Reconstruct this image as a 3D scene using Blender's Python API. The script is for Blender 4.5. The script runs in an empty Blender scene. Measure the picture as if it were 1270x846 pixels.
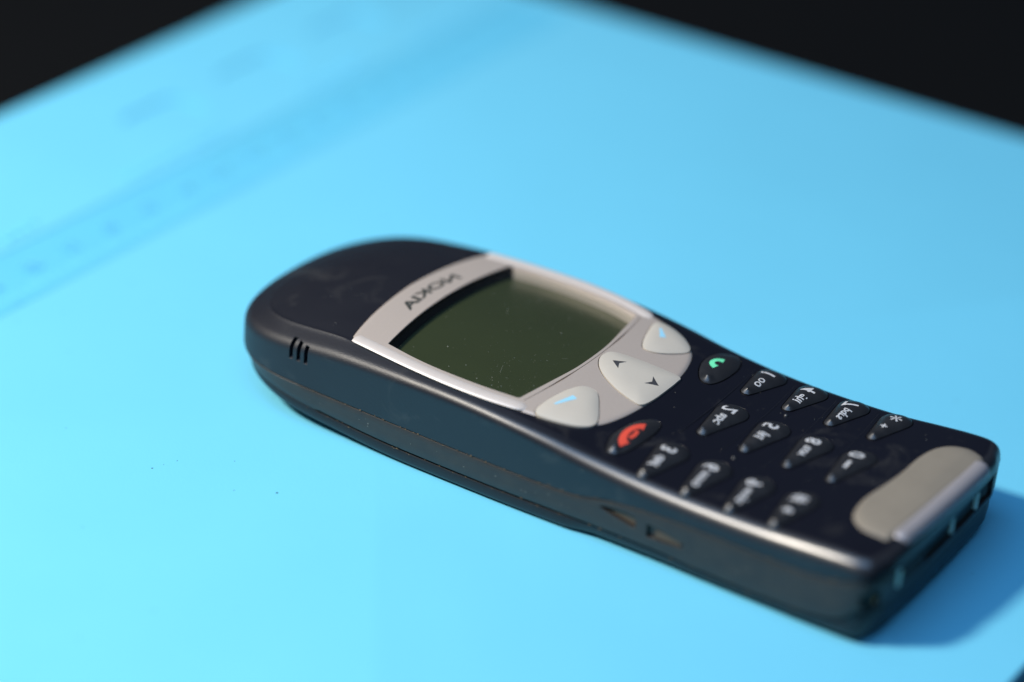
import bpy, bmesh, math, random
from mathutils import Vector, Matrix
random.seed(7)
SC = 0.001            # everything below is laid out in millimetres
OX = 64.0             # phone length axis: 0 = earpiece end, 127 = connector end
C = bpy.context.scene.collection
scene = bpy.context.scene

# ------------------------------------------------------------------ camera
cam_d = bpy.data.cameras.new('camera'); cam = bpy.data.objects.new('camera', cam_d); C.objects.link(cam)
R_ = Vector((0.82952264, 0.55598678, 0.05263919)); U_ = Vector((-0.3074702, 0.37598028, 0.87412865)); F_ = Vector((-0.46621268, 0.74129449, -0.48283352))
cp = Vector((247.675583 - OX, -317.513543, 221.631577)) * SC
cam.matrix_world = Matrix(((R_.x, U_.x, -F_.x, cp.x), (R_.y, U_.y, -F_.y, cp.y), (R_.z, U_.z, -F_.z, cp.z), (0, 0, 0, 1)))
cam_d.sensor_width = 36; cam_d.lens = 36 * 3254.33 / 1270
cam_d.clip_start = 0.01; cam_d.clip_end = 30
cam_d.dof.use_dof = True; cam_d.dof.focus_distance = 0.4175; cam_d.dof.aperture_fstop = 5.0
scene.camera = cam

# ------------------------------------------------------------------ light
w = bpy.data.worlds.new('World'); scene.world = w; w.use_nodes = True
bg = w.node_tree.nodes['Background']; bg.inputs[0].default_value = (0.40, 0.62, 1.0, 1); bg.inputs[1].default_value = 0.075
LDIR = Vector((-0.47, -0.50, 0.73)).normalized()
ld = bpy.data.lights.new('key_lamp', 'AREA'); ld.shape = 'DISK'; ld.size = 0.10; ld.energy = 7.3; ld.color = (1.0, 0.92, 0.80)
lo = bpy.data.objects.new('key_lamp', ld); C.objects.link(lo)
lo.location = Vector((0, 0, 0.008)) + LDIR * 0.74
lo.rotation_euler = LDIR.to_track_quat('Z', 'Y').to_euler()
fd = bpy.data.lights.new('fill_light', 'AREA'); fd.shape = 'RECTANGLE'; fd.size = 1.3; fd.size_y = 0.9; fd.energy = 9.6; fd.color = (0.33, 0.64, 1.10)  # unseen soft fill lamp, added to lift the shadows on the mat
fo = bpy.data.objects.new('fill_light', fd); C.objects.link(fo); FDIR = Vector((.02, -.34, .94)).normalized()
fo.location = FDIR * 1.3; fo.rotation_euler = FDIR.to_track_quat('Z', 'Y').to_euler()
scene.view_settings.view_transform = 'Standard'; scene.view_settings.look = 'None'
scene.view_settings.exposure = 0; scene.view_settings.gamma = 1

# ------------------------------------------------------------------ materials
def mat(name, col, rough=.5, spec=.5, metal=0., bump=None, bevel=0., var=None, coat=0., coat_rough=.1, rough_var=None):
    m = bpy.data.materials.new(name); m.use_nodes = True; nt = m.node_tree; n = nt.nodes; L = nt.links
    b = n['Principled BSDF']; b.inputs['Base Color'].default_value = (*col, 1); b.inputs['Roughness'].default_value = rough
    b.inputs['Specular IOR Level'].default_value = spec; b.inputs['Metallic'].default_value = metal
    b.inputs['Coat Weight'].default_value = coat; b.inputs['Coat Roughness'].default_value = coat_rough
    tc = n.new('ShaderNodeTexCoord')
    nrm = None
    if bevel:
        bv = n.new('ShaderNodeBevel'); bv.samples = 4; bv.inputs['Radius'].default_value = bevel * SC; nrm = bv.outputs[0]
    if bump:
        for sc_, dist in bump:
            t = n.new('ShaderNodeTexNoise'); t.inputs['Scale'].default_value = sc_; t.inputs['Detail'].default_value = 3
            L.new(tc.outputs['Object'], t.inputs['Vector'])
            bp = n.new('ShaderNodeBump'); bp.inputs['Strength'].default_value = 1; bp.inputs['Distance'].default_value = dist * SC
            L.new(t.outputs['Fac'], bp.inputs['Height'])
            if nrm: L.new(nrm, bp.inputs['Normal'])
            nrm = bp.outputs[0]
    if nrm: L.new(nrm, b.inputs['Normal'])
    if var:
        sc_, amt = var
        t = n.new('ShaderNodeTexNoise'); t.inputs['Scale'].default_value = sc_; t.inputs['Detail'].default_value = 5; t.inputs['Roughness'].default_value = .6
        L.new(tc.outputs['Object'], t.inputs['Vector'])
        mx = n.new('ShaderNodeMix'); mx.data_type = 'RGBA'
        mx.inputs[6].default_value = (*[c * (1 - amt) for c in col], 1); mx.inputs[7].default_value = (*[min(1, c * (1 + amt)) for c in col], 1)
        L.new(t.outputs['Fac'], mx.inputs[0]); L.new(mx.outputs[2], b.inputs['Base Color'])
    if rough_var:
        sc_, lo_, hi_ = rough_var
        t = n.new('ShaderNodeTexNoise'); t.inputs['Scale'].default_value = sc_; t.inputs['Detail'].default_value = 4
        L.new(tc.outputs['Object'], t.inputs['Vector'])
        mr = n.new('ShaderNodeMapRange'); mr.inputs[1].default_value = .3; mr.inputs[2].default_value = .7; mr.inputs[3].default_value = lo_; mr.inputs[4].default_value = hi_
        L.new(t.outputs['Fac'], mr.inputs[0]); L.new(mr.outputs[0], b.inputs['Roughness'])
    return m

M = {}
M['cover'] = mat('navy_black_plastic', (.0046, .0048, .0094), .33, .6, bump=[(4200, .022), (900, .004)], bevel=.12, rough_var=(180, .285, .32))
nt = M['cover'].node_tree; n = nt.nodes; L = nt.links; pb = n['Principled BSDF']       # grainy at the earpiece end, worn smooth round the keypad
tc = n.new('ShaderNodeTexCoord'); sx = n.new('ShaderNodeSeparateXYZ'); L.new(tc.outputs['Object'], sx.inputs[0])
mr = n.new('ShaderNodeMapRange'); mr.inputs[1].default_value = -.040; mr.inputs[2].default_value = .012; mr.inputs[3].default_value = .22; mr.inputs[4].default_value = 0
L.new(sx.outputs[0], mr.inputs[0]); ad = n.new('ShaderNodeMath'); ad.operation = 'ADD'
L.new(pb.inputs['Roughness'].links[0].from_socket, ad.inputs[0]); L.new(mr.outputs[0], ad.inputs[1]); L.new(ad.outputs[0], pb.inputs['Roughness'])
for bp in [q for q in n if q.type == 'BUMP'][:1]:
    m2 = n.new('ShaderNodeMapRange'); m2.inputs[1].default_value = -.045; m2.inputs[2].default_value = .008; m2.inputs[3].default_value = .045 * SC; m2.inputs[4].default_value = .007 * SC
    L.new(sx.outputs[0], m2.inputs[0]); L.new(m2.outputs[0], bp.inputs['Distance'])
m3 = n.new('ShaderNodeMapRange'); m3.inputs[1].default_value = -.012; m3.inputs[2].default_value = .026; m3.inputs[4].default_value = .36                   # lamp highlight painted into the rounded rim: paler colour, shinier coat
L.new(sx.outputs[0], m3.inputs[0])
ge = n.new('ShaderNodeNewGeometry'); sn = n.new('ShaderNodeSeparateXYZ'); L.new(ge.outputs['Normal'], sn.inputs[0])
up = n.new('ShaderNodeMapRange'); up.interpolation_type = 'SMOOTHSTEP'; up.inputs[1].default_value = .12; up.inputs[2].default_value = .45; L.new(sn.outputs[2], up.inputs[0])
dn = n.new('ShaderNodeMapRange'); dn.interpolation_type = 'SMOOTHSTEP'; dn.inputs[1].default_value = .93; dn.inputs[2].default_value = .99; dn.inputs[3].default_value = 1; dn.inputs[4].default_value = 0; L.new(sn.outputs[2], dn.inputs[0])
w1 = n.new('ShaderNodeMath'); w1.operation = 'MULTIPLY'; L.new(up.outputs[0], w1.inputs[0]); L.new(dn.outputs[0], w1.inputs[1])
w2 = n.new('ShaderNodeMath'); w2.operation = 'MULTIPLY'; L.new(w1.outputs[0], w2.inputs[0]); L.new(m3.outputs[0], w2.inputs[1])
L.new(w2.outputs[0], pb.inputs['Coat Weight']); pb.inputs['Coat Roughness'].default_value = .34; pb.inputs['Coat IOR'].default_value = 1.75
n1 = n.new('ShaderNodeTexNoise'); n1.inputs['Scale'].default_value = 95; n1.inputs['Detail'].default_value = 6; n1.inputs['Roughness'].default_value = .65; n1.inputs['Distortion'].default_value = 1.2
L.new(tc.outputs['Object'], n1.inputs['Vector'])
cr = n.new('ShaderNodeMapRange'); cr.inputs[1].default_value = .56; cr.inputs[2].default_value = .78; L.new(n1.outputs['Fac'], cr.inputs[0])
mc = n.new('ShaderNodeMix'); mc.data_type = 'RGBA'; mc.inputs[6].default_value = pb.inputs['Base Color'].default_value[:]; mc.inputs[7].default_value = (.030, .029, .030, 1)
L.new(cr.outputs[0], mc.inputs[0])
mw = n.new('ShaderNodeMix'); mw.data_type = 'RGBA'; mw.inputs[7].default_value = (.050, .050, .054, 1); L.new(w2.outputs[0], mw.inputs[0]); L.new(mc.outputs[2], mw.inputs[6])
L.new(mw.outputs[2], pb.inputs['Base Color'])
M['back'] = mat('charcoal_plastic', (.017, .016, .017), .46, .5, bump=[(4200, .014)], bevel=.12, var=(300, .25))
for q in M['back'].node_tree.nodes:                       # brownish handling scuffs
    if q.type == 'MIX': q.inputs[6].default_value = (.011, .0115, .014, 1); q.inputs[7].default_value = (.042, .033, .026, 1)
M['battery'] = mat('blue_black_plastic', (.005, .006, .009), .46, .5, bump=[(4200, .012)], var=(300, .25))
M['inner'] = mat('inner_black_plastic', (.004, .004, .005), .6, .3)
M['silver'] = mat('silver_paint', (.51, .435, .38), .42, .5, metal=.25, bump=[(9000, .006)], bevel=.10, var=(2500, .06))
M['trim'] = mat('bright_silver_paint', (.66, .59, .54), .46, .6, metal=.15, bump=[(7000, .006)], var=(400, .08))
M['softkey'] = mat('pearl_plastic', (.70, .635, .54), .33, .5, metal=.25, bump=[(6000, .003)], var=(300, .05))
M['plate'] = mat('warm_grey_plastic', (.34, .292, .23), .38, .5, metal=.3, bump=[(6000, .006)], var=(200, .10))
M['roll'] = mat('grey_silver_edge', (.37, .345, .355), .36, .55, metal=.25, bump=[(6000, .006)], var=(250, .08))
M['key'] = mat('glossy_black_key', (.015, .015, .017), .36, .9, bump=[(2500, .006)], rough_var=(600, .30, .44))
M['legend'] = mat('white_legend', (.54, .54, .55), .4)
M['green'] = mat('green_legend', (.16, .78, .42), .4)
M['red'] = mat('red_legend', (.68, .075, .045), .4)
M['bluemark'] = mat('blue_legend', (.32, .66, .85), .4)
M['dark'] = mat('dark_print', (.05, .05, .055), .5)
M['logo'] = mat('logo_print', (.03, .035, .03), .5)
M['screen'] = mat('olive_display', (.036, .045, .020), .35, .35, var=(60, .12))
M['contact'] = mat('pale_contact', (.66, .84, .74), .4, .5, metal=.2)
M['hole'] = mat('brown_recess', (.09, .055, .03), .5)
M['brass'] = mat('brass_screw', (.34, .18, .08), .45, .5, metal=.3)
M['rubber'] = mat('dark_table', (.004, .004, .004), .6, .12, bump=[(60, .3)], var=(6, .3))
M['grime'] = mat('brown_grime', (.20, .13, .07), .9, .1)
M['dust'] = mat('pale_dust', (.36, .36, .32), .9, .1)
M['grit'] = mat('dark_grit', (.03, .09, .12), .9, .1)
M['mat'] = mat('blue_silicone', (.165, .60, .81), .55, .35, bump=[(1800, .02), (90, .05)], var=(9, .05), rough_var=(40, .5, .62))
M['mat_deep'] = mat('deeper_blue_silicone', (.128, .545, .76), .55, .35, bump=[(1500, .03)], var=(40, .06))
# clear cover of the display
m = bpy.data.materials.new('clear_display_cover'); m.use_nodes = True; nt = m.node_tree; n = nt.nodes; L = nt.links
n.remove(n['Principled BSDF']); out = n['Material Output']
tr = n.new('ShaderNodeBsdfTransparent'); tr.inputs[0].default_value = (.93, .95, .92, 1)
gl = n.new('ShaderNodeBsdfGlossy'); gl.inputs['Roughness'].default_value = .09
lw = n.new('ShaderNodeLayerWeight'); lw.inputs[0].default_value = .5
pw_ = n.new('ShaderNodeMath'); pw_.operation = 'POWER'; pw_.inputs[1].default_value = 5; L.new(lw.outputs['Facing'], pw_.inputs[0])
fr = n.new('ShaderNodeMath'); fr.operation = 'MULTIPLY_ADD'; fr.inputs[1].default_value = .95; fr.inputs[2].default_value = .045; L.new(pw_.outputs[0], fr.inputs[0])
mx = n.new('ShaderNodeMixShader')
L.new(fr.outputs[0], mx.inputs[0]); L.new(tr.outputs[0], mx.inputs[1]); L.new(gl.outputs[0], mx.inputs[2]); L.new(mx.outputs[0], out.inputs[0])
M['lens'] = m

# ------------------------------------------------------------------ helpers
def spl(xs, ys):
    n = len(xs)
    def fn(x):
        if x <= xs[0]: return ys[0]
        if x >= xs[-1]: return ys[-1]
        i = max(k for k in range(n - 1) if xs[k] <= x)
        h = xs[i + 1] - xs[i]; t = (x - xs[i]) / h
        def s(k):
            if k == 0: return (ys[1] - ys[0]) / (xs[1] - xs[0])
            if k == n - 1: return (ys[-1] - ys[-2]) / (xs[-1] - xs[-2])
            return (ys[k + 1] - ys[k - 1]) / (xs[k + 1] - xs[k - 1])
        a, b = s(i) * h, s(i + 1) * h
        return (2*t**3 - 3*t*t + 1) * ys[i] + (t**3 - 2*t*t + t) * a + (-2*t**3 + 3*t*t) * ys[i + 1] + (t**3 - t*t) * b
    return fn
face_mid = spl([0,4,8,13,20,30,45,55,62,69,76,84,92,100,108,115,121,125,130],
               [12.2,14.0,15.4,16.6,17.5,18.3,18.2,17.8,17.2,16.3,15.2,14.3,13.9,13.9,14.2,14.8,15.2,15.1,14.8])
crown = spl([0,20,60,85,110,127], [1.8,1.5,1.0,.6,.5,.4])
half_w = spl([0,20,60,82,108,118,128], [23.4,23.4,23.4,22.9,22.9,23.2,23.2])
def face(x, y): return face_mid(x) - crown(x) * (y / 20.0) ** 2
def smooth(a, b, x):
    t = min(1, max(0, (x - a) / (b - a))); return t * t * (3 - 2 * t)

def raw(V, Fc):
    bm = bmesh.new(); vs = [bm.verts.new(v) for v in V]
    for f in Fc:
        try: bm.faces.new([vs[i] for i in f])
        except ValueError: pass
    bmesh.ops.recalc_face_normals(bm, faces=bm.faces)
    return bm
def me_from(bm, name):
    me = bpy.data.meshes.new(name); bm.to_mesh(me); bm.free(); return me
def cut(bm, cutters, op='DIFFERENCE'):
    """boolean of a closed bmesh (mm) with closed bmeshes; returns a bmesh"""
    for q in [bm] + cutters:
        if q.calc_volume(signed=True) < 0: bmesh.ops.reverse_faces(q, faces=q.faces)
    a = bpy.data.objects.new('a', me_from(bm, 'a')); C.objects.link(a)
    big = bmesh.new()
    for c in cutters:
        t = bpy.data.meshes.new('t'); c.to_mesh(t); c.free(); big.from_mesh(t); bpy.data.meshes.remove(t)
    b = bpy.data.objects.new('b', me_from(big, 'b')); C.objects.link(b)
    md = a.modifiers.new('x', 'BOOLEAN'); md.operation = op; md.object = b; md.solver = 'EXACT'
    dg = bpy.context.evaluated_depsgraph_get(); dg.update()
    ev = a.evaluated_get(dg); r = bmesh.new(); r.from_mesh(ev.data)
    for o in (a, b):
        me = o.data; bpy.data.objects.remove(o); bpy.data.meshes.remove(me)
    assert r.verts and max(v.co.z for v in r.verts) < 19.5, 'boolean'
    return r
def obj(name, bm, m, parent=None, sharp=38, smooth_=True):
    if all(e.is_manifold for e in bm.edges) and bm.calc_volume(signed=True) < 0: bmesh.ops.reverse_faces(bm, faces=bm.faces)
    me = bpy.data.meshes.new(name)
    bmesh.ops.transform(bm, matrix=Matrix.Scale(SC, 4) @ Matrix.Translation((-OX, 0, 0)), verts=bm.verts)
    bm.to_mesh(me); bm.free()
    if smooth_:
        me.polygons.foreach_set('use_smooth', [True] * len(me.polygons)); me.set_sharp_from_angle(angle=math.radians(sharp))
    me.materials.append(M[m]); o = bpy.data.objects.new(name, me); C.objects.link(o)
    if parent: o.parent = parent
    return o
def loft(rings, closed=False, cap=True):
    """rings: lists of equal length of (x,y,z); closed = torus"""
    n = len(rings[0]); V = [p for r in rings for p in r]; Fc = []
    K = len(rings)
    for k in range(K if closed else K - 1):
        a, b = k * n, ((k + 1) % K) * n
        for i in range(n):
            j = (i + 1) % n; Fc.append((a + i, a + j, b + j, b + i))
    if cap and not closed:
        for k in (0, K - 1):
            r = rings[k]; V.append(tuple(sum(p[q] for p in r) / n for q in range(3))); c = len(V) - 1
            for i in range(n): Fc.append((k * n + i, k * n + (i + 1) % n, c))
    return raw(V, Fc)
def spline_closed(P, per=10):
    out = []; n = len(P)
    for i in range(n):
        p0, p1, p2, p3 = P[i - 1], P[i], P[(i + 1) % n], P[(i + 2) % n]
        for k in range(per):
            t = k / per
            out.append(tuple(.5 * (2*p1[q] + (p2[q]-p0[q])*t + (2*p0[q]-5*p1[q]+4*p2[q]-p3[q])*t*t + (3*p1[q]-p0[q]-3*p2[q]+p3[q])*t**3) for q in (0, 1)))
    return out
def resample(P, n):
    L_ = [0]; Q = P + [P[0]]
    for a, b in zip(Q, Q[1:]): L_.append(L_[-1] + math.dist(a, b))
    out = []; k = 0
    for i in range(n):
        s = L_[-1] * i / n
        while L_[k + 1] < s: k += 1
        t = (s - L_[k]) / max(1e-9, L_[k + 1] - L_[k]); out.append(tuple(Q[k][q] * (1 - t) + Q[k + 1][q] * t for q in (0, 1)))
    return out
def area(P): return .5 * sum(a[0]*b[1] - b[0]*a[1] for a, b in zip(P, P[1:] + P[:1]))
def inset(P, d):
    n = len(P); s = 1 if area(P) > 0 else -1; out = []
    for i in range(n):
        a, b = P[i - 1], P[(i + 1) % n]; tx, ty = b[0] - a[0], b[1] - a[1]; l = math.hypot(tx, ty) or 1
        out.append((P[i][0] - s * ty / l * d, P[i][1] + s * tx / l * d))
    return out
def cen(P): return (sum(p[0] for p in P) / len(P), sum(p[1] for p in P) / len(P))
def shrink(P, s, c): return [(c[0] + (p[0] - c[0]) * s, c[1] + (p[1] - c[1]) * s) for p in P]
def pad(P, zf, depth, S=(1, .985, .95, .9, .82, .72, .6, .48, .36, .24, .12), c=None, base=face):
    """solid with a domed top: zf(x, y, s), s = 1 at the outline, 0 at the middle"""
    c = c or cen(P)
    rings = [[(x, y, base(x, y) - depth) for x, y in P]]
    for s in S: rings.append([(x, y, zf(x, y, s)) for x, y in shrink(P, s, c)])
    return loft(rings)
def prism(P, z0, z1): return loft([[(x, y, z0(x, y)) for x, y in P], [(x, y, z1(x, y)) for x, y in P]])
def box(c, ax, ay, az, sx, sy, sz):
    c = Vector(c); ax, ay, az = Vector(ax).normalized(), Vector(ay).normalized(), Vector(az).normalized(); V = []
    for i in (-1, 1):
        for j in (-1, 1):
            for k in (-1, 1): V.append(tuple(c + ax*sx*i/2 + ay*sy*j/2 + az*sz*k/2))
    return raw(V, [(0,1,3,2),(4,6,7,5),(0,4,5,1),(2,3,7,6),(0,2,6,4),(1,5,7,3)])
def cyl(c, axis, r, h, n=20):
    axis = Vector(axis).normalized(); q = axis.to_track_quat('Z', 'Y'); c = Vector(c); rings = []
    for s in (-h/2, h/2): rings.append([tuple(c + q @ Vector((r*math.cos(2*math.pi*i/n), r*math.sin(2*math.pi*i/n), s))) for i in range(n)])
    return loft(rings)
def join(*bms):
    big = bmesh.new()
    for b in bms:
        t = bpy.data.meshes.new('t'); b.to_mesh(t); b.free(); big.from_mesh(t); bpy.data.meshes.remove(t)
    return big
def tube(pts, r, n=8, flat=1.0):
    """swept rod along points; flat scales its height"""
    rings = []
    for i, p in enumerate(pts):
        a = Vector(pts[max(0, i-1)]); b = Vector(pts[min(len(pts)-1, i+1)]); t = (b - a).normalized()
        s = t.cross(Vector((0, 0, 1))).normalized(); u = s.cross(t)
        rr = r(i / (len(pts) - 1)) if callable(r) else r
        rings.append([tuple(Vector(p) + s*rr*math.cos(2*math.pi*k/n) + u*rr*flat*math.sin(2*math.pi*k/n)) for k in range(n)])
    return loft(rings)
def tag(o, label, cat, kind=None, group=None):
    if label: o['label'] = label
    if cat: o['category'] = cat
    if kind: o['kind'] = kind
    if group: o['group'] = group

# ------------------------------------------------------------------ setting: table and blue work mat
V = [(-3000, -3000, -4.0), (3000, -3000, -4.0), (3000, 3000, -4.0), (-3000, 3000, -4.0)]
tb = obj('table_top', raw(V, [(0, 1, 2, 3)]), 'rubber', smooth_=False); tag(tb, 'black table surface under and beyond the blue work mat', None, 'structure')

def rrect(x0, y0, x1, y1, r, n=6):
    P = []
    for cx, cy, a0 in ((x1-r, y1-r, 0), (x0+r, y1-r, 90), (x0+r, y0+r, 180), (x1-r, y0+r, 270)):
        for k in range(n + 1):
            a = math.radians(a0 + 90 * k / n); P.append((cx + r*math.cos(a), cy + r*math.sin(a)))
    return P
work = bpy.data.objects.new('work_mat', None); C.objects.link(work)
tag(work, 'sky blue silicone work mat with a ruled strip and shallow trays along its edge', 'work mat')
MO = rrect(-100, -170, 146.2, 164, 4)
body = loft([[(x, y, -3.99) for x, y in MO], [(x, y, -.5) for x, y in MO]] + [[(x, y, -.5 + .5*math.sin(a)) for x, y in inset(MO, .5 - .5*math.cos(a))] for a in (.4, .8, 1.2, 1.57)])
slots = [rrect(-80, 48, -69, 66, 4), rrect(-80, 78, -69, 97, 4), rrect(-80, 110, -69, 128, 4)]
const = lambda z: (lambda x, y: z)
cuts = [prism(rrect(-57, -164, -40.5, 158, 2), const(-.22), const(3))] + [prism(P, const(-.5), const(3)) for P in slots]
body = cut(body, cuts)
obj('mat_sheet', body, 'mat', work)
obj('ruler_strip', prism(rrect(-56.6, -163.6, -40.9, 157.6, 2), const(-.21), const(-.10)), 'mat_deep', work)
ticks = []
for k in range(150):
    y = -160 + k * 2.1; l = 2.2 if k % 5 else 3.6
    ticks.append(box((-42.6 - l/2, y, -.2), (1,0,0), (0,1,0), (0,0,1), l, .7, .5))
    if k % 5 in (1, 2):
        for q in range(3): ticks.append(box((-48.2 - 1.1*q + random.uniform(-.2, .2), y + random.uniform(-.3, .3), -.1), (1, random.uniform(-.6, .6), 0), (0,1,0), (0,0,1), .8, random.uniform(.7, 1.6), .7))
for y0, n in ((-150, 9), (-110, 12), (-60, 8), (-20, 10), (30, 12), (85, 9), (125, 11)):       # raised lettering, far out of focus
    for k in range(n): ticks.append(box((-61 + random.uniform(-.4, .4), y0 + k*2.6, .1), (1, random.uniform(-.4, .4), 0), (0,1,0), (0,0,1), random.uniform(1.6, 2.6), random.uniform(.9, 1.7), .5))
o = obj('ruler_mark', join(*ticks), 'mat', work); o['kind'] = 'stuff'

# ------------------------------------------------------------------ phone shell
phone = bpy.data.objects.new('mobile_phone', None); C.objects.link(phone)
tag(phone, 'black mobile phone with silver display surround lying face up on the blue mat', 'phone')

XE, RC = 127.2, 4.6
def outline(N=380):
    half = []
    for k in range(40):                                  # rounded earpiece end
        x = 20 * (1 - math.cos(math.pi/2 * k / 40)) ** 1.25
        half.append((x + 2, half_w(x) * (1 - (1 - x / 20) ** 2.65) ** (1 / 2.65)))
    for k in range(60): x = 22 + (XE - RC - 22) * k / 60; half.append((x, half_w(x)))
    for k in range(9):                                  # corner
        a = math.pi / 2 * k / 15; half.append((XE - RC + (RC-.5) * math.sin(a), half_w(XE) - RC + RC * math.cos(a)))
    for k in range(1, 20):
        y = (half_w(XE) - RC) * (1 - k / 20); half.append((XE - .5 + .5 * (1 - (y / 19) ** 2), y))
    P = half[::-1] + [(x, -y) for x, y in half[1:]]
    return resample(P, N)
O = outline()
AX = lambda p: (min(max(p[0], 20), 112), 0)
seam = spl([0,15,28,59,75,81,88,95,112,118,121.5,123,130], [8.2,8.0,7.7,7.3,7.4,8.6,9.3,9.6,9.7,10.2,11.0,11.6,11.7])
groove = spl([0,8,15,27,42,90,97,111,119,122,124,130], [7.2,6.0,5.2,4.0,3.1,2.9,2.5,2.5,3.3,4.4,6.2,6.8])
backz = spl([0,5,10,20,27,38,46,110,120,127], [5.6,4.4,3.4,2.0,1.2,.25,0,0,.15,.5])

def ring(fn, d=None):
    """fn(i, x, y) -> (inset, z)"""
    n = len(O); out = []
    for i in range(n):
        a, b = O[i - 1], O[(i + 1) % n]; tx, ty = b[0]-a[0], b[1]-a[1]; l = math.hypot(tx, ty)
        x, y = O[i]; s = 1 if area_sign > 0 else -1
        d_, z = fn(x, y, -s*ty/l, s*tx/l) if fn.__code__.co_argcount == 4 and not fn.__defaults__ else fn(x, y)
        px, py = x - s*ty/l*d_, y + s*tx/l*d_
        out.append((px, py, z if not callable(z) else z(px, py)))
    return out
area_sign = area(O)
# front cover
rings = [ring(lambda x, y: (.9, 8.9)), ring(lambda x, y: (.9, seam(x))), ring(lambda x, y: (.08, seam(x))), ring(lambda x, y: (0, seam(x) + .08))]
def prof(x):
    """rim radius, how far its arc turns (deg), chamfer width and slope"""
    r = rim_r(x); ph = math.radians(rim_a(x)); cw = cham(x); sl = 1 / math.tan(ph) if ph < 1.5 else .03
    return r, ph, cw, sl, r * (1 - math.cos(ph)) + cw, r * math.sin(ph) + sl * cw
rim_r = spl([0, 30, 60, 80, 110, 121, 127], [2.3, 2.0, 1.8, 2.5, 2.9, 2.7, 2.2])
rim_a = spl([0, 20, 45, 62, 80, 130], [66, 70, 70, 72, 80, 84])
cham = spl([0, 14, 30, 42, 52, 62, 74, 84, 130], [2.8, 2.6, 2.3, 1.6, 1.2, 1.1, .9, .4, .3])
def wall(t):
    def fn(x, y, nx, ny):
        r, ph, cw, sl, D, H = prof(x); D += .1
        top = face(x + nx*D, y + ny*D) - H; z0 = seam(x) + .08
        return (.10 * t * t, z0 + (top - z0) * t)
    return fn
for t in (.3, .6, .85, .97): rings.append(ring(wall(t)))
def fl(t, part):
    def fn(x, y, nx, ny):
        r, ph, cw, sl, D, H = prof(x); D += .1
        top = face(x + nx*D, y + ny*D) - H
        if part == 0: return (.10 + r * (1 - math.cos(ph*t)), top + r * math.sin(ph*t))
        bead = (.10 if t == 1 else .03 if t == .93 else 0) * smooth(4, 9, x) * (1 - smooth(27, 33, x))
        return (.10 + r * (1 - math.cos(ph)) + cw*t, top + r * math.sin(ph) + sl*cw*t + bead)
    return fn
for k in range(8): rings.append(ring(fl(k / 7, 0)))
for t in (.35, .7, .93, 1): rings.append(ring(fl(t, 1)))
last = rings[-1]
for s in (.985, .96, .93, .88, .82, .74, .65, .55, .45, .35, .25, .16, .08, .03):
    r_ = []
    for x, y, z in last:
        ax, ay = AX((x, y)); px, py = ax + (x - ax) * s, ay + (y - ay) * s; r_.append((px, py, face(px, py)))
    rings.append(r_)
# close the top spine by a thin strip instead of a fan
def loft_spine(rings):
    n = len(rings[0]); V = [p for r in rings for p in r]; Fc = []
    for k in range(len(rings) - 1):
        for i in range(n): j = (i + 1) % n; Fc.append((k*n+i, k*n+j, (k+1)*n+j, (k+1)*n+i))
    bm = raw(V, Fc); bm.verts.ensure_lookup_table()
    a = (len(rings) - 1) * n
    for base in (0, a):                                  # planar bottom / near-planar spine caps, strip-filled (mirror pairs)
        idx = list(range(n))
        vs = [bm.verts[base + i] for i in idx]
        # pair i with its mirror across y = 0
        i, j = 0, n - 1
        start = max(range(n), key=lambda q: rings[0][q][0])
        order = [(start + q) % n for q in range(n)]
        lo_, hi_ = 0, n - 1
        while hi_ - lo_ > 1:
            quad = [vs[order[lo_]], vs[order[lo_+1]], vs[order[hi_-1]], vs[order[hi_]]] if hi_ - lo_ > 2 else [vs[order[lo_]], vs[order[lo_+1]], vs[order[hi_]]]
            try: bm.faces.new(quad)
            except ValueError: pass
            lo_ += 1; hi_ -= 1
    bmesh.ops.recalc_face_normals(bm, faces=bm.faces)
    return bm
cover = loft_spine(rings)

# outlines on the face -------------------------------------------------
half = [(27.3, 0), (27.55, 5), (28.1, 11), (28.9, 16), (29.5, 18.6)]
side = [(30.4, 19.3), (36, 20.3), (43, 21.0), (50, 21.3), (57, 20.9), (62, 20.0), (66.5, 18.9), (70.5, 17.4), (73.6, 14.4), (75.2, 10.4), (76.1, 5.4), (76.4, 0)]
def arc_pts(P, per=8):
    out = []
    for i in range(len(P) - 1):
        p0, p1, p2, p3 = P[max(0, i-1)], P[i], P[i+1], P[min(len(P)-1, i+2)]
        for k in range(per):
            t = k / per
            out.append(tuple(.5*(2*p1[q] + (p2[q]-p0[q])*t + (2*p0[q]-5*p1[q]+4*p2[q]-p3[q])*t*t + (3*p1[q]-p0[q]-3*p2[q]+p3[q])*t**3) for q in (0, 1)))
    return out + [P[-1]]
hp = arc_pts(half) + arc_pts(side)
PANEL = resample(hp + [(x, -y) for x, y in hp[::-1][1:-1]], 240)
def screen_outline(g=0):
    a = [(35.0 - g - 0.0, 0), (35.15 - g, 6), (35.5 - g, 11), (35.9 - g, 15), (36.2 - g, 17.0 + g)]
    b = [(36.2 - g, 17.0 + g), (42, 17.9 + g), (48, 18.2 + g), (55, 17.9 + g), (60.4 + g, 17.0 + g)]
    c_ = [(60.4 + g, 17.0 + g), (61.6 + g, 11), (62.5 + g, 5), (62.7 + g, 0)]
    h = arc_pts(a)[:-1] + arc_pts(b)[:-1] + arc_pts(c_)
    return resample(h + [(x, -y) for x, y in h[::-1][1:-1]], 180)
NSOFT = spline_closed([(64.9,-18.9),(64.5,-16.2),(65.3,-11.2),(66.7,-8.1),(69.0,-7.7),(71.2,-10.4),(73.4,-14.6),(71.7,-17.2),(67.2,-19.0)])
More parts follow.
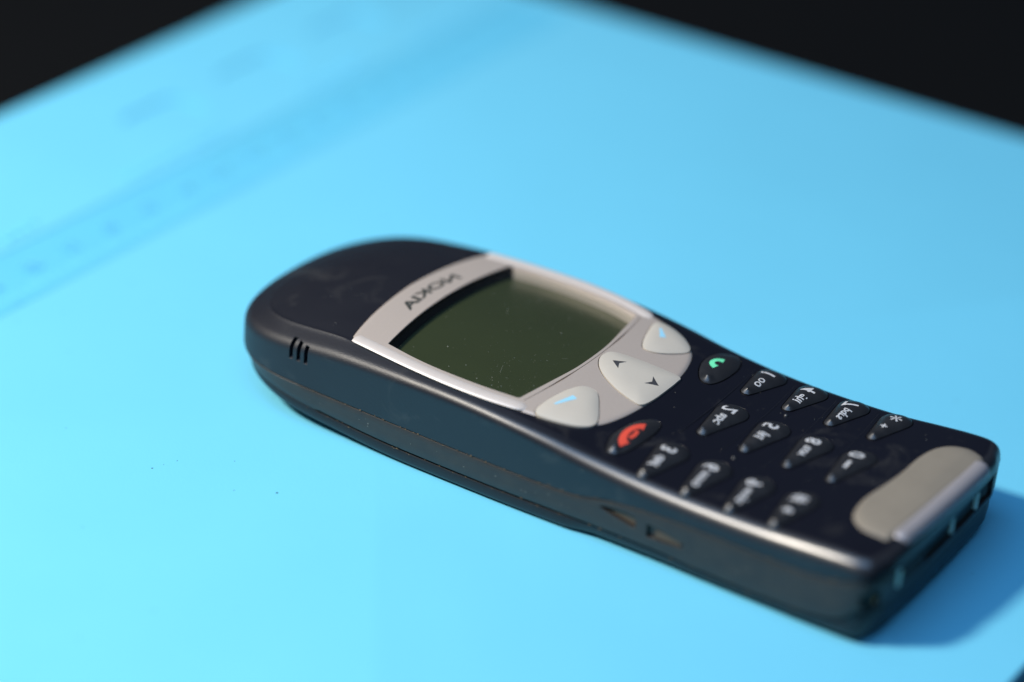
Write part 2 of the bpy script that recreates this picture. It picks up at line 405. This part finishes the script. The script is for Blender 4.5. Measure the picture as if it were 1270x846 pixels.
FSOFT = spline_closed([(67.0,9.5),(65.2,14.3),(64.6,18.0),(66.9,18.6),(70.8,17.0),(73.1,14.3),(71.2,10.8),(68.8,8.9)])
NAV = spline_closed([(65.2,-1.0),(64.2,1.3),(64.5,3.4),(66.3,4.5),(71.2,5.7),(75.9,6.3),(76.5,4.8),(76.6,1),(76.5,-2.6),(75.9,-5.2),(74.2,-5.4),(70.6,-4.6),(67.4,-3.0)])
def teardrop(xt, xr, y0, y1, r, n=44, rt=1.0):
    """two circles' hull: tip (xt, y0+rt) radius rt, round end (xr, y1-r) radius r"""
    pts = []
    for k in range(720):
        a = math.pi * 2 * k / 720; dx, dy = math.cos(a), math.sin(a)
        p = (xt + rt*dx, y0 + rt + rt*dy); q = (xr + r*dx, y1 - r + r*dy)
        pts.append(p if p[0]*dx + p[1]*dy > q[0]*dx + q[1]*dy else q)
    return resample(pts, n)
KEYS = []   # (outline, row, col)
for row in range(4):
    for col in range(3):
        xo = 7.5 * row
        if col == 0: T = (85.5 + xo, 85.95 + xo, -21.2, -9.8, 2.7)
        elif col == 1: T = (86.7 + xo, 87.35 + xo, -5.3, 6.2, 2.7)
        else: T = (85.8 + xo, 86.4 + xo, 10.2, 20.7, 2.6)
        KEYS.append((T, row, col))
ENDK = spline_closed([(78.3,-19.0),(77.0,-16.6),(76.7,-13.6),(77.5,-9.4),(79.2,-7.0),(80.8,-7.3),(81.3,-10.6),(80.9,-15.2),(80.0,-18.2)])
CALLK = spline_closed([(78.9,8.5),(77.2,10.6),(76.0,14.0),(76.2,17.6),(77.9,19.6),(79.9,19.4),(81.2,16.5),(81.3,12.0),(80.5,8.9)])

PLATE = spline_closed([(116.0,-7.5),(116.9,-12.3),(119.4,-14.8),(122.6,-15.3),(124.1,-14.6),(124.6,-8),(124.9,0),(125.2,8),(125.5,14.8),(123.7,16.1),(120.3,15.5),(118.2,13.2),(117.3,9),(117.2,3),(116.7,-2)], 12)

well = lambda P, g, d: prism(inset(P, -g), lambda x, y: face(x, y) - d, lambda x, y: face(x, y) + 4)
cs = [prism(inset(PANEL, -.10), lambda x, y: face(x, y) - 2.7, lambda x, y: face(x, y) + 6)]
for T, row, col in KEYS: cs.append(well(teardrop(*T), .16, 1.1))
cs.append(well(resample(ENDK, 60), .18, 1.1)); cs.append(well(resample(CALLK, 60), .18, 1.1))
for k in range(3): cs.append(box((20.6 + 1.5*k, -22.6 - .1*k, 13.7 - .05*k), (1,0,0), (0,1,.35), (0,-.35,1), .75, 2.6, 2.7))
cover = cut(cover, cs)
cs = [box((125.0, -20.8, 8.0), (1,1,0), (1,-1,0), (0,0,1), .01, .01, .01)]
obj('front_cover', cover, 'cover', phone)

# back cover band (closed loop)
def bk(x, y, t):
    zt, zb = seam(x) - .20, groove(x) + (.20 if x > 26 else .02); return zt + (zb - zt) * t
taper = lambda x: .10 + 1.1 * (1 - smooth(0, 26, x))
rings = [ring(lambda x, y: (.16, bk(x, y, 0))), ring(lambda x, y: (.07, bk(x, y, .04)))]
for t in (.3, .6, .96): rings.append(ring(lambda x, y, t=t: (.07 + taper(x) * t, bk(x, y, t))))
rings.append(ring(lambda x, y: (.16 + taper(x), bk(x, y, 1)))); rings.append(ring(lambda x, y: (3.2, bk(x, y, 1)))); rings.append(ring(lambda x, y: (3.2, bk(x, y, 0))))
back = loft(rings, closed=True)
def leaf(P, y0, y1): return loft([[(x, y0, z) for x, z in P], [(x, y1, z) for x, z in P]])
cs = [leaf([(79.7,7.05),(80.6,7.35),(82.2,7.55),(84.2,7.6),(86.0,7.45),(86.35,7.2),(86.4,6.0),(86.2,5.6),(85.6,5.6),(84.2,5.9),(82.6,6.2),(80.8,6.65)], -25, -22.0),
      leaf([(88.3,7.2),(91.5,6.75),(94.6,6.1),(94.6,5.3),(91.5,5.0),(88.3,4.9)], -25, -22.1),
      cyl((125.4, -21.6, 8.3), (.75, -.65, 0), 1.75, 5), box((127.9, .4, 9.6), (1,0,0), (0,1,0), (0,0,1), 3.6, 33.6, 3.6)]
back = cut(back, cs)
cs = [cyl((126.2, 7.0, 10.1), (1,0,0), 1.15, 3), cyl((126.2, -5.2, 9.9), (1,0,0), 1.2, 3), cyl((126.2, 14.8, 9.9), (1,0,0), 1.0, 3)]
back = cut(back, cs)
bc = obj('back_cover', back, 'back', phone)
obj('lock_tab', leaf([(81.2,6.75),(83,7.15),(86.0,7.0),(86.1,5.75),(84.2,6.1),(82.4,6.45)], -22.3, -21), 'hole', bc)
obj('lock_tab', leaf([(89.8,6.6),(91.5,6.5),(94.2,6.0),(94.2,5.45),(91.5,5.25),(89.8,5.2)], -22.5, -21), 'hole', bc)
obj('screw', cyl((124.45, -20.1, 7.7), (.75, -.65, 0), .8, 1.4), 'brass', bc)
for y in (-15.4, 2.6, 11.3):
    obj('contact', box((126.4, y, 9.6), (1,0,0), (0,1,0), (0,0,1), .9, .85 if y < 0 else .6, 2.9), 'contact', bc)
for k in range(6):
    obj('connector_pin', box((126.45, -13.6 + 1.15*k, 9.6), (1,0,0), (0,1,0), (0,0,1), 1.0, .45, 3.0), 'back', bc)

# battery / lower shell
rb = lambda x: 1.5 + 1.0 * smooth(73, 79, x) + .6 * (1 - smooth(5, 30, x))
lowt = lambda x: .10 + taper(x) + .20 * smooth(20, 30, x) + .25 * smooth(72, 79, x)
rings = [ring(lambda x, y: (1.6 + lowt(x), groove(x) - (.24 if x > 26 else .0))), ring(lambda x, y: (.07 + lowt(x), groove(x) - (.24 if x > 26 else .0))), ring(lambda x, y: (lowt(x), groove(x) - (.34 if x > 26 else .1)))]
for k in range(8):
    a = math.pi / 2 * k / 7
    def fb(x, y, a=a):
        r = min(rb(x), max(.4, groove(x) - backz(x) - .5)); return (lowt(x) + r * 1.25 * (1 - math.cos(a)), backz(x) + .02 + r * (1 - math.sin(a)))
    rings.append(ring(fb))
last = rings[-1]
for s in (.9, .7, .4, .1): rings.append([(AX(p)[0] + (p[0]-AX(p)[0])*s, p[1]*s, backz(AX(p)[0] + (p[0]-AX(p)[0])*s) + .02) for p in last])
obj('battery', loft_spine(rings), 'battery', phone)
core = [ring(lambda x, y: (1.0 + taper(x), backz(x) + 1.6)), ring(lambda x, y: (.75 + taper(x)*.8, groove(x))), ring(lambda x, y: (.7, seam(x) + .5))]
obj('inner_chassis', loft(core, cap=False), 'inner', phone)

# ------------------------------------------------------------------ silver display surround
def panel_z(x, y, s):
    e = (1 - s) * 20
    return face(x, y) + .20 - .22 * max(0, 1 - e / .5) ** 2
panel = pad(PANEL, panel_z, 2.4, S=(1, .992, .984, .975, .95, .92, .88, .83, .77, .7, .62, .54, .46, .38, .3, .22, .14, .07), c=(50, 0))
S0, S1 = screen_outline(0), screen_outline(.55)
cs = [loft([[(x, y, face(x, y) - 3) for x, y in S0], [(x, y, face(x, y) - 1.2) for x, y in S0], [(x, y, face(x, y) + .05) for x, y in S1], [(x, y, face(x, y) + 3) for x, y in S1]])]
NS, FS, NV = (resample(P, 70) for P in (NSOFT, FSOFT, NAV))
for P in (NS, FS, NV): cs.append(well(P, .14, 1.0))
panel = cut(panel, cs)
# hairline joint between the lens frame and the key area
jl = [(63.75 - .0062 * y * y, y) for y in [q * .5 for q in range(-35, 36)]]
gw = lambda y: .05 + .09 * (math.exp(-((y + 9) / 3.2) ** 2) + math.exp(-((y - 8.5) / 3) ** 2))
Pj = [(x - gw(y), y) for x, y in jl] + [(x + gw(y), y) for x, y in jl[::-1]]
panel = cut(panel, [prism(Pj, lambda x, y: face(x, y) - .5, lambda x, y: face(x, y) + 2)])
frame = obj('display_frame', panel, 'silver', phone)
frame.data.materials.append(M['inner'])
for p in frame.data.polygons:                            # shade of the recess painted on: opening wall turned black at the earpiece side
    x, y, z = p.center.x / SC + OX, p.center.y / SC, p.center.z / SC
    if 34 < x < 36.6 and abs(y) < 17.6 and z < face(x, y) - .02: p.material_index = 1
for s in (-1, 1):
    pts = [(x, s * y, face(x, y) + .10) for x, y in arc_pts([(29.9, 18.75), (36, 19.5), (43, 20.1), (50, 20.35), (57, 19.95), (63.4, 18.75)], 8)]
    obj('side_trim', tube(pts, lambda t: 1.25 * math.sqrt(max(.003, min(1, t / .03, (1 - t) / .06))), 16, .30), 'trim', phone)
scr = pad(screen_outline(.25), lambda x, y, s: face(x, y) - 1.75, 2.3, c=(49, 0))
obj('display_screen', scr, 'screen', phone)
G = screen_outline(.30); V = []; Fc = []; c0 = (49, 0)
for s in (1, .85, .7, .55, .4, .25, .1): V += [(x, y, face(x, y) - .30) for x, y in shrink(G, s, c0)]
n_ = len(G)
for k in range(6):
    for i in range(n_): Fc.append((k*n_+i, k*n_+(i+1) % n_, (k+1)*n_+(i+1) % n_, (k+1)*n_+i))
Fc.append(tuple(range(6*n_, 7*n_)))
bm = raw(V, Fc); bm.normal_update()
if sum(f.normal.z for f in bm.faces) < 0: bmesh.ops.reverse_faces(bm, faces=bm.faces)
obj('display_lens', bm, 'lens', phone)

# dome keys --------------------------------------------------------------
def dome(P, c, hgt, edge=.10, pw=2.4, tip=None):
    def z(x, y, s):
        b = 0 if tip is None else .62 * math.exp(-(math.hypot(x - tip[0], y - tip[1]) / .62) ** 2)
        return face(x, y) + edge + hgt * (1 - abs(s) ** pw) + b
    bm = pad(P, z, .9, S=(1, .975, .94, .89, .82, .73, .62, .5, .38, .26, .14, .05), c=c)
    def zat(x, y):
        ang = math.atan2(y - c[1], x - c[0]); best = None
        for i in range(len(P)):
            a, b = P[i], P[(i + 1) % len(P)]
            dx, dy = x - c[0], y - c[1]; ex, ey = b[0]-a[0], b[1]-a[1]; det = dx * -ey + dy * ex
            if abs(det) < 1e-9: continue
            t = ((a[0]-c[0]) * -ey + (a[1]-c[1]) * ex) / det; u = (dx * (a[1]-c[1]) - dy * (a[0]-c[0])) / det
            if t > 0 and -1e-6 <= u <= 1 + 1e-6: best = 1 / t; break
        s = min(1, best if best is not None else 0); return z(x, y, s)
    return bm, zat
def text_bm(body, size, bold=0.0, res=3):
    cu = bpy.data.curves.new('t', 'FONT'); cu.body = body; cu.size = size; cu.offset = bold; cu.resolution_u = res; cu.align_x = 'CENTER'
    o = bpy.data.objects.new('t', cu); C.objects.link(o); bpy.context.view_layer.update()
    me = bpy.data.meshes.new_from_object(o); bpy.data.objects.remove(o); bpy.data.curves.remove(cu)
    bm = bmesh.new(); bm.from_mesh(me); bpy.data.meshes.remove(me)
    bmesh.ops.triangulate(bm, faces=bm.faces); bmesh.ops.subdivide_edges(bm, edges=[e for e in bm.edges if e.calc_length() > .35], cuts=2, use_grid_fill=False)
    bmesh.ops.triangulate(bm, faces=bm.faces)
    return bm
def put_text(bm, xc, yc, zat, cap, stretch=1.0, arc=0, lift=.03):
    """glyphs read from far to near (-y) with their tops towards the earpiece (-x)"""
    for v in bm.verts:
        tx, ty = v.co.x * stretch, v.co.y - cap / 2
        x, y = xc - ty, yc - tx; x += arc * y * y; v.co = (x, y, zat(x, y) + lift)
    bmesh.ops.recalc_face_normals(bm, faces=bm.faces)
    if sum(f.normal.z for f in bm.faces) < 0: bmesh.ops.reverse_faces(bm, faces=bm.faces)
    return bm
def flat_poly(P, zat, lift=.03):
    c = cen(P); V = []; Fc = []; n = len(P)
    for s in (1, .75, .5, .25): V += [(x, y, zat(x, y) + lift) for x, y in shrink(P, s, c)]
    for k in range(3):
        for i in range(n): Fc.append((k*n+i, k*n+(i+1) % n, (k+1)*n+(i+1) % n, (k+1)*n+i))
    Fc.append(tuple(range(3*n, 4*n)))
    return raw(V, Fc)
def stroke(pts, wd, zat, lift=.03):
    """flat stroke along points with width function"""
    V = []; Fc = []; n = len(pts)
    for i, p in enumerate(pts):
        a, b = pts[max(0, i-1)], pts[min(n-1, i+1)]; tx, ty = b[0]-a[0], b[1]-a[1]; l = math.hypot(tx, ty); wi = wd(i / (n - 1))
        for q in (-1, 0, 1): x, y = p[0] - ty/l*wi*q, p[1] + tx/l*wi*q; V.append((x, y, zat(x, y) + lift))
    for i in range(n - 1):
        for q in (0, 1): Fc.append((i*3+q, i*3+q+1, i*3+q+4, i*3+q+3))
    return raw(V, Fc)

LEG = [[('3','def'),('2','abc'),('1','oo')], [('6','mno'),('5','jkl'),('4','ghi')], [('9','wxyz'),('8','tuv'),('7','pqrs')], [('#','^'),('0','_'),('*','+')]]
for T, row, col in KEYS:
    P = teardrop(*T); c = (T[1], T[3] - 3.6)
    bm, zat = dome(P, c, .98, tip=(T[0], T[2] + .95))
    big, small = LEG[row][col]
    nm = 'number_key' if big.isdigit() else ('star_key' if big == '*' else 'hash_key')
    k = obj(nm, bm, 'key', phone)
    k['label'] = 'glossy black key marked %s' % ('star and plus' if big == '*' else 'with a hash sign' if big == '#' else big)
    yb = T[3] - (3.3 if col else 3.5); ys = T[3] - (6.6 if col else 7.0); xc = T[1] - .25
    if big == '*': g = put_text(text_bm('*', 4.6, .02), xc + 1.2, yb, zat, 3.2)
    else: g = put_text(text_bm(big, 3.5, .06), xc, yb, zat, 2.4, 1.0)
    obj('digit_mark' if big.isdigit() else 'symbol_mark', g, 'legend', k)
    if small == '^':
        g = flat_poly([(xc - 1.0, ys), (xc + .1, ys + .9), (xc + .1, ys + .4), (xc + .9, ys + .4), (xc + .9, ys - .4), (xc + .1, ys - .4), (xc + .1, ys - .9)], zat)
        obj('arrow_mark', g, 'legend', k)
    elif small == '_':
        g = stroke([(xc + .1, ys + 1.0), (xc + .1, ys), (xc + .1, ys - 1.0)], lambda t: .28, zat); obj('space_mark', g, 'legend', k)
    elif small == 'oo':
        P1 = []
        g = put_text(text_bm('oo', 2.3, .02), xc + .2, ys, zat, 1.2); obj('tape_mark', g, 'legend', k)
    else:
        g = put_text(text_bm(small, 2.15 if len(small) < 4 else 1.85, .045), xc + .2, ys, zat, 1.1); obj('letter_mark', g, 'legend', k)

# call and end keys
P = resample(CALLK, 60); bm, zat = dome(P, (78.7, 14.6), .72, tip=(79.4, 9.6)); ck = obj('call_key', bm, 'key', phone); ck['label'] = 'glossy black key with a green handset'
hs = [(78.6 + .55 - 1.55*math.cos(a), 14.3 + 1.35*math.sin(a)) for a in [math.radians(q) for q in range(-80, 81, 10)]]
obj('handset_mark', stroke(hs, lambda t: .42 + .22 * abs(2*t - 1) ** 3, zat), 'green', ck)
P = resample(ENDK, 60); bm, zat = dome(P, (79.0, -13.0), .72, tip=(78.9, -18.0)); ek = obj('end_key', bm, 'key', phone); ek['label'] = 'glossy black key with a red handset'
hs = [(79.9 - 1.55*math.cos(a), -13.4 + 2.9*math.sin(a)) for a in [math.radians(q) for q in range(-84, 85, 8)]]
obj('handset_mark', stroke(hs, lambda t: .55 + .42 * abs(2*t - 1) ** 3, zat), 'red', ek)
obj('hang_up_mark', stroke([(79.5, -12.2), (79.7, -13.4), (79.5, -14.6)], lambda t: .3, zat), 'red', ek)

# soft keys and scroll key
for P, c, a, b in ((NS, (68.7, -13.5), (66.3, -15.6), (67.7, -11.9)), (FS, (68.6, 14.1), (66.4, 16.2), (68.3, 13.8))):
    bm, zat = dome(P, c, .42, .32, 3.4); k = obj('soft_key', bm, 'softkey', phone)
    pts = [(a[0] + (b[0]-a[0]) * t / 6, a[1] + (b[1]-a[1]) * t / 6) for t in range(7)]
    obj('dash_mark', stroke(pts, lambda t: .18 + .34 * t, zat, .02), 'bluemark', k)
bm, zat = dome(NV, (71.5, .4), .48, .32, 3.4); k = obj('scroll_key', bm, 'softkey', phone)
for (x, y, d) in ((67.6, 1.1, -1), (74.2, .9, 1)):
    P = [(x + d*1.15, y), (x - d*.75, y + 1.35), (x - d*.1, y), (x - d*.75, y - 1.35)]
    obj('arrow_mark', flat_poly(P, zat, .025), 'dark', k)

# maker's name on the silver band
pz = lambda x, y: face(x, y) + .20
g = put_text(text_bm('NOKIA', 2.75, .085), 31.0, .2, pz, 2.0, 1.72, arc=.012, lift=.025)
obj('logo_mark', g, 'logo', frame)

# bottom plate
def plate_z(x, y, s):
    return face(min(x, 125), y) + .46 - .46 * max(0, (s - .86) / .14) ** 2 - .10 * max(0, x - 122.5) * smooth(-8, 6, y)
bp = obj('bottom_plate', pad(PLATE, plate_z, 1.4, S=[1, .985, .97, .95, .925, .9, .87, .8, .7, .6, .5, .4, .3, .2, .1], c=(121, 0)), 'plate', phone)
pts = []
for k in range(41):
    y = -14.2 + 28.9 * k / 40; pts.append((125.55 + .035*y - .0022*y*y, y, face(125, y) - .95 - .10 * smooth(-4, 10, y)))
obj('plate_edge', tube(pts, lambda t: 1.72 * math.sqrt(max(.01, min(1, t / .05, (1 - t) / .05))), 20, .86), 'roll', bp)
# keypad locator bumps and fine ridges between the rows
for x, y in ((94.1, -7.6), (94.2, 8.9)):
    bm = bmesh.new(); bmesh.ops.create_uvsphere(bm, u_segments=12, v_segments=8, radius=.42); bmesh.ops.translate(bm, verts=bm.verts, vec=(x, y, face(x, y) - .08)); obj('locator_bump', bm, 'key', phone)
for xr in (83.6, 91.1, 98.6, 106.1):
    pts = [(xr - .3 - .004*(y-2)**2 + .9, y, face(xr, y) + .0) for y in [q for q in range(-7, 20)]]
    obj('ridge', tube(pts, .13, 6, .6), 'cover', phone)

# dust on the clear display cover
bms = []
for k in range(180):
    x, y = random.uniform(36.5, 61), random.uniform(-17, 17.5)
    if random.random() < .4: x, y = random.gauss(57, 3), random.gauss(-12, 5)
    if not (36.5 < x < 61 and abs(y) < 17): continue
    r = random.uniform(.014, .034) if random.random() < .95 else random.uniform(.05, .08); a = random.random() * 3; st = random.choice((1, 1, 1.6, 3))
    P = [(x + r*st*math.cos(a)*math.cos(t) - r*math.sin(a)*math.sin(t), y + r*st*math.sin(a)*math.cos(t) + r*math.cos(a)*math.sin(t)) for t in [2*math.pi*q/6 for q in range(6)]]
    bms.append(raw([(px, py, face(px, py) - .285) for px, py in P] + [(x, y, face(x, y) - .285 + r*.5)], [(q, (q+1) % 6, 6) for q in range(6)]))
for k in range(9):                                      # hairline scratches
    x, y, a = random.uniform(39, 60), random.uniform(-15, 15), random.uniform(-.9, .9); l = random.uniform(.8, 3.0); c_ = random.uniform(-.08, .08)
    bms.append(stroke([(x + l*t*math.sin(a) + c_*t*t, y + l*t*math.cos(a)) for t in (-.5, -.25, 0, .25, .5)], lambda t: .004 + .005 * math.sin(3.1*t), lambda x, y: face(x, y) - .285, .003))
o = obj('dust', join(*bms), 'dust', phone); o['kind'] = 'stuff'

# dust and grime on the near wall, mostly caught in the seams
def fleck(p, nrm, r):
    q = Vector(nrm).normalized().to_track_quat('Z', 'Y'); p = Vector(p); st = random.choice((1, 1, 1.7)); a0 = random.random() * 6
    P = [p + q @ Vector((r*st*math.cos(t), r*math.sin(t), 0)) for t in [a0 + 2*math.pi*k/6 for k in range(6)]]
    return raw([tuple(v) for v in P] + [tuple(p + q @ Vector((0, 0, r*.6)))], [(k, (k+1) % 6, 6) for k in range(6)])
grime, pale = [], []
for k in range(130):
    x = random.uniform(24, 122); yw = -half_w(x)
    z = random.choice((seam(x), seam(x), groove(x))) + random.gauss(0, .12)
    grime.append(fleck((x, yw + .0 + (.1 if z < 6 else 0), z), (0, -1, 0), random.uniform(.04, .11)))
for k in range(90):
    x = random.uniform(12, 122); yw = -half_w(x) if x > 24 else None
    if yw is None: continue
    pale.append(fleck((x, yw - .01 + .12, random.uniform(4.5, 12)), (0, -1, 0), random.uniform(.03, .07)))
for k in range(160):
    x = random.uniform(16, 121); y = random.uniform(-18, 18)
    if 27 < x < 77 or 116 < x: continue
    pale.append(fleck((x, y, face(x, y) + .005), (0, 0, 1), random.uniform(.02, .055)))
o = obj('grime', join(*grime), 'grime', phone); o['kind'] = 'stuff'
o = obj('dust', join(*pale), 'dust', phone); o['kind'] = 'stuff'

# ------------------------------------------------------------------ specks on the mat
bms = []
def speck(x, y, r, h=.4):
    a = [random.uniform(.6, 1.2) for q in range(7)]
    P = [(x + r*a[q]*math.cos(2*math.pi*q/7), y + r*a[q]*math.sin(2*math.pi*q/7)) for q in range(7)]
    return raw([(px, py, .005) for px, py in P] + [(x, y, r*h)], [(q, (q+1) % 7, 7) for q in range(7)])
for k in range(95):
    x, y = random.uniform(-60, 140), random.uniform(-110, 60)
    r = random.uniform(.05, .14) if random.random() < .72 else random.uniform(.13, .23)
    bms.append(speck(x, y, r))
o = obj('grit', join(*bms), 'grit'); tag(o, 'tiny dark specks of grit scattered over the blue mat', None, 'stuff')
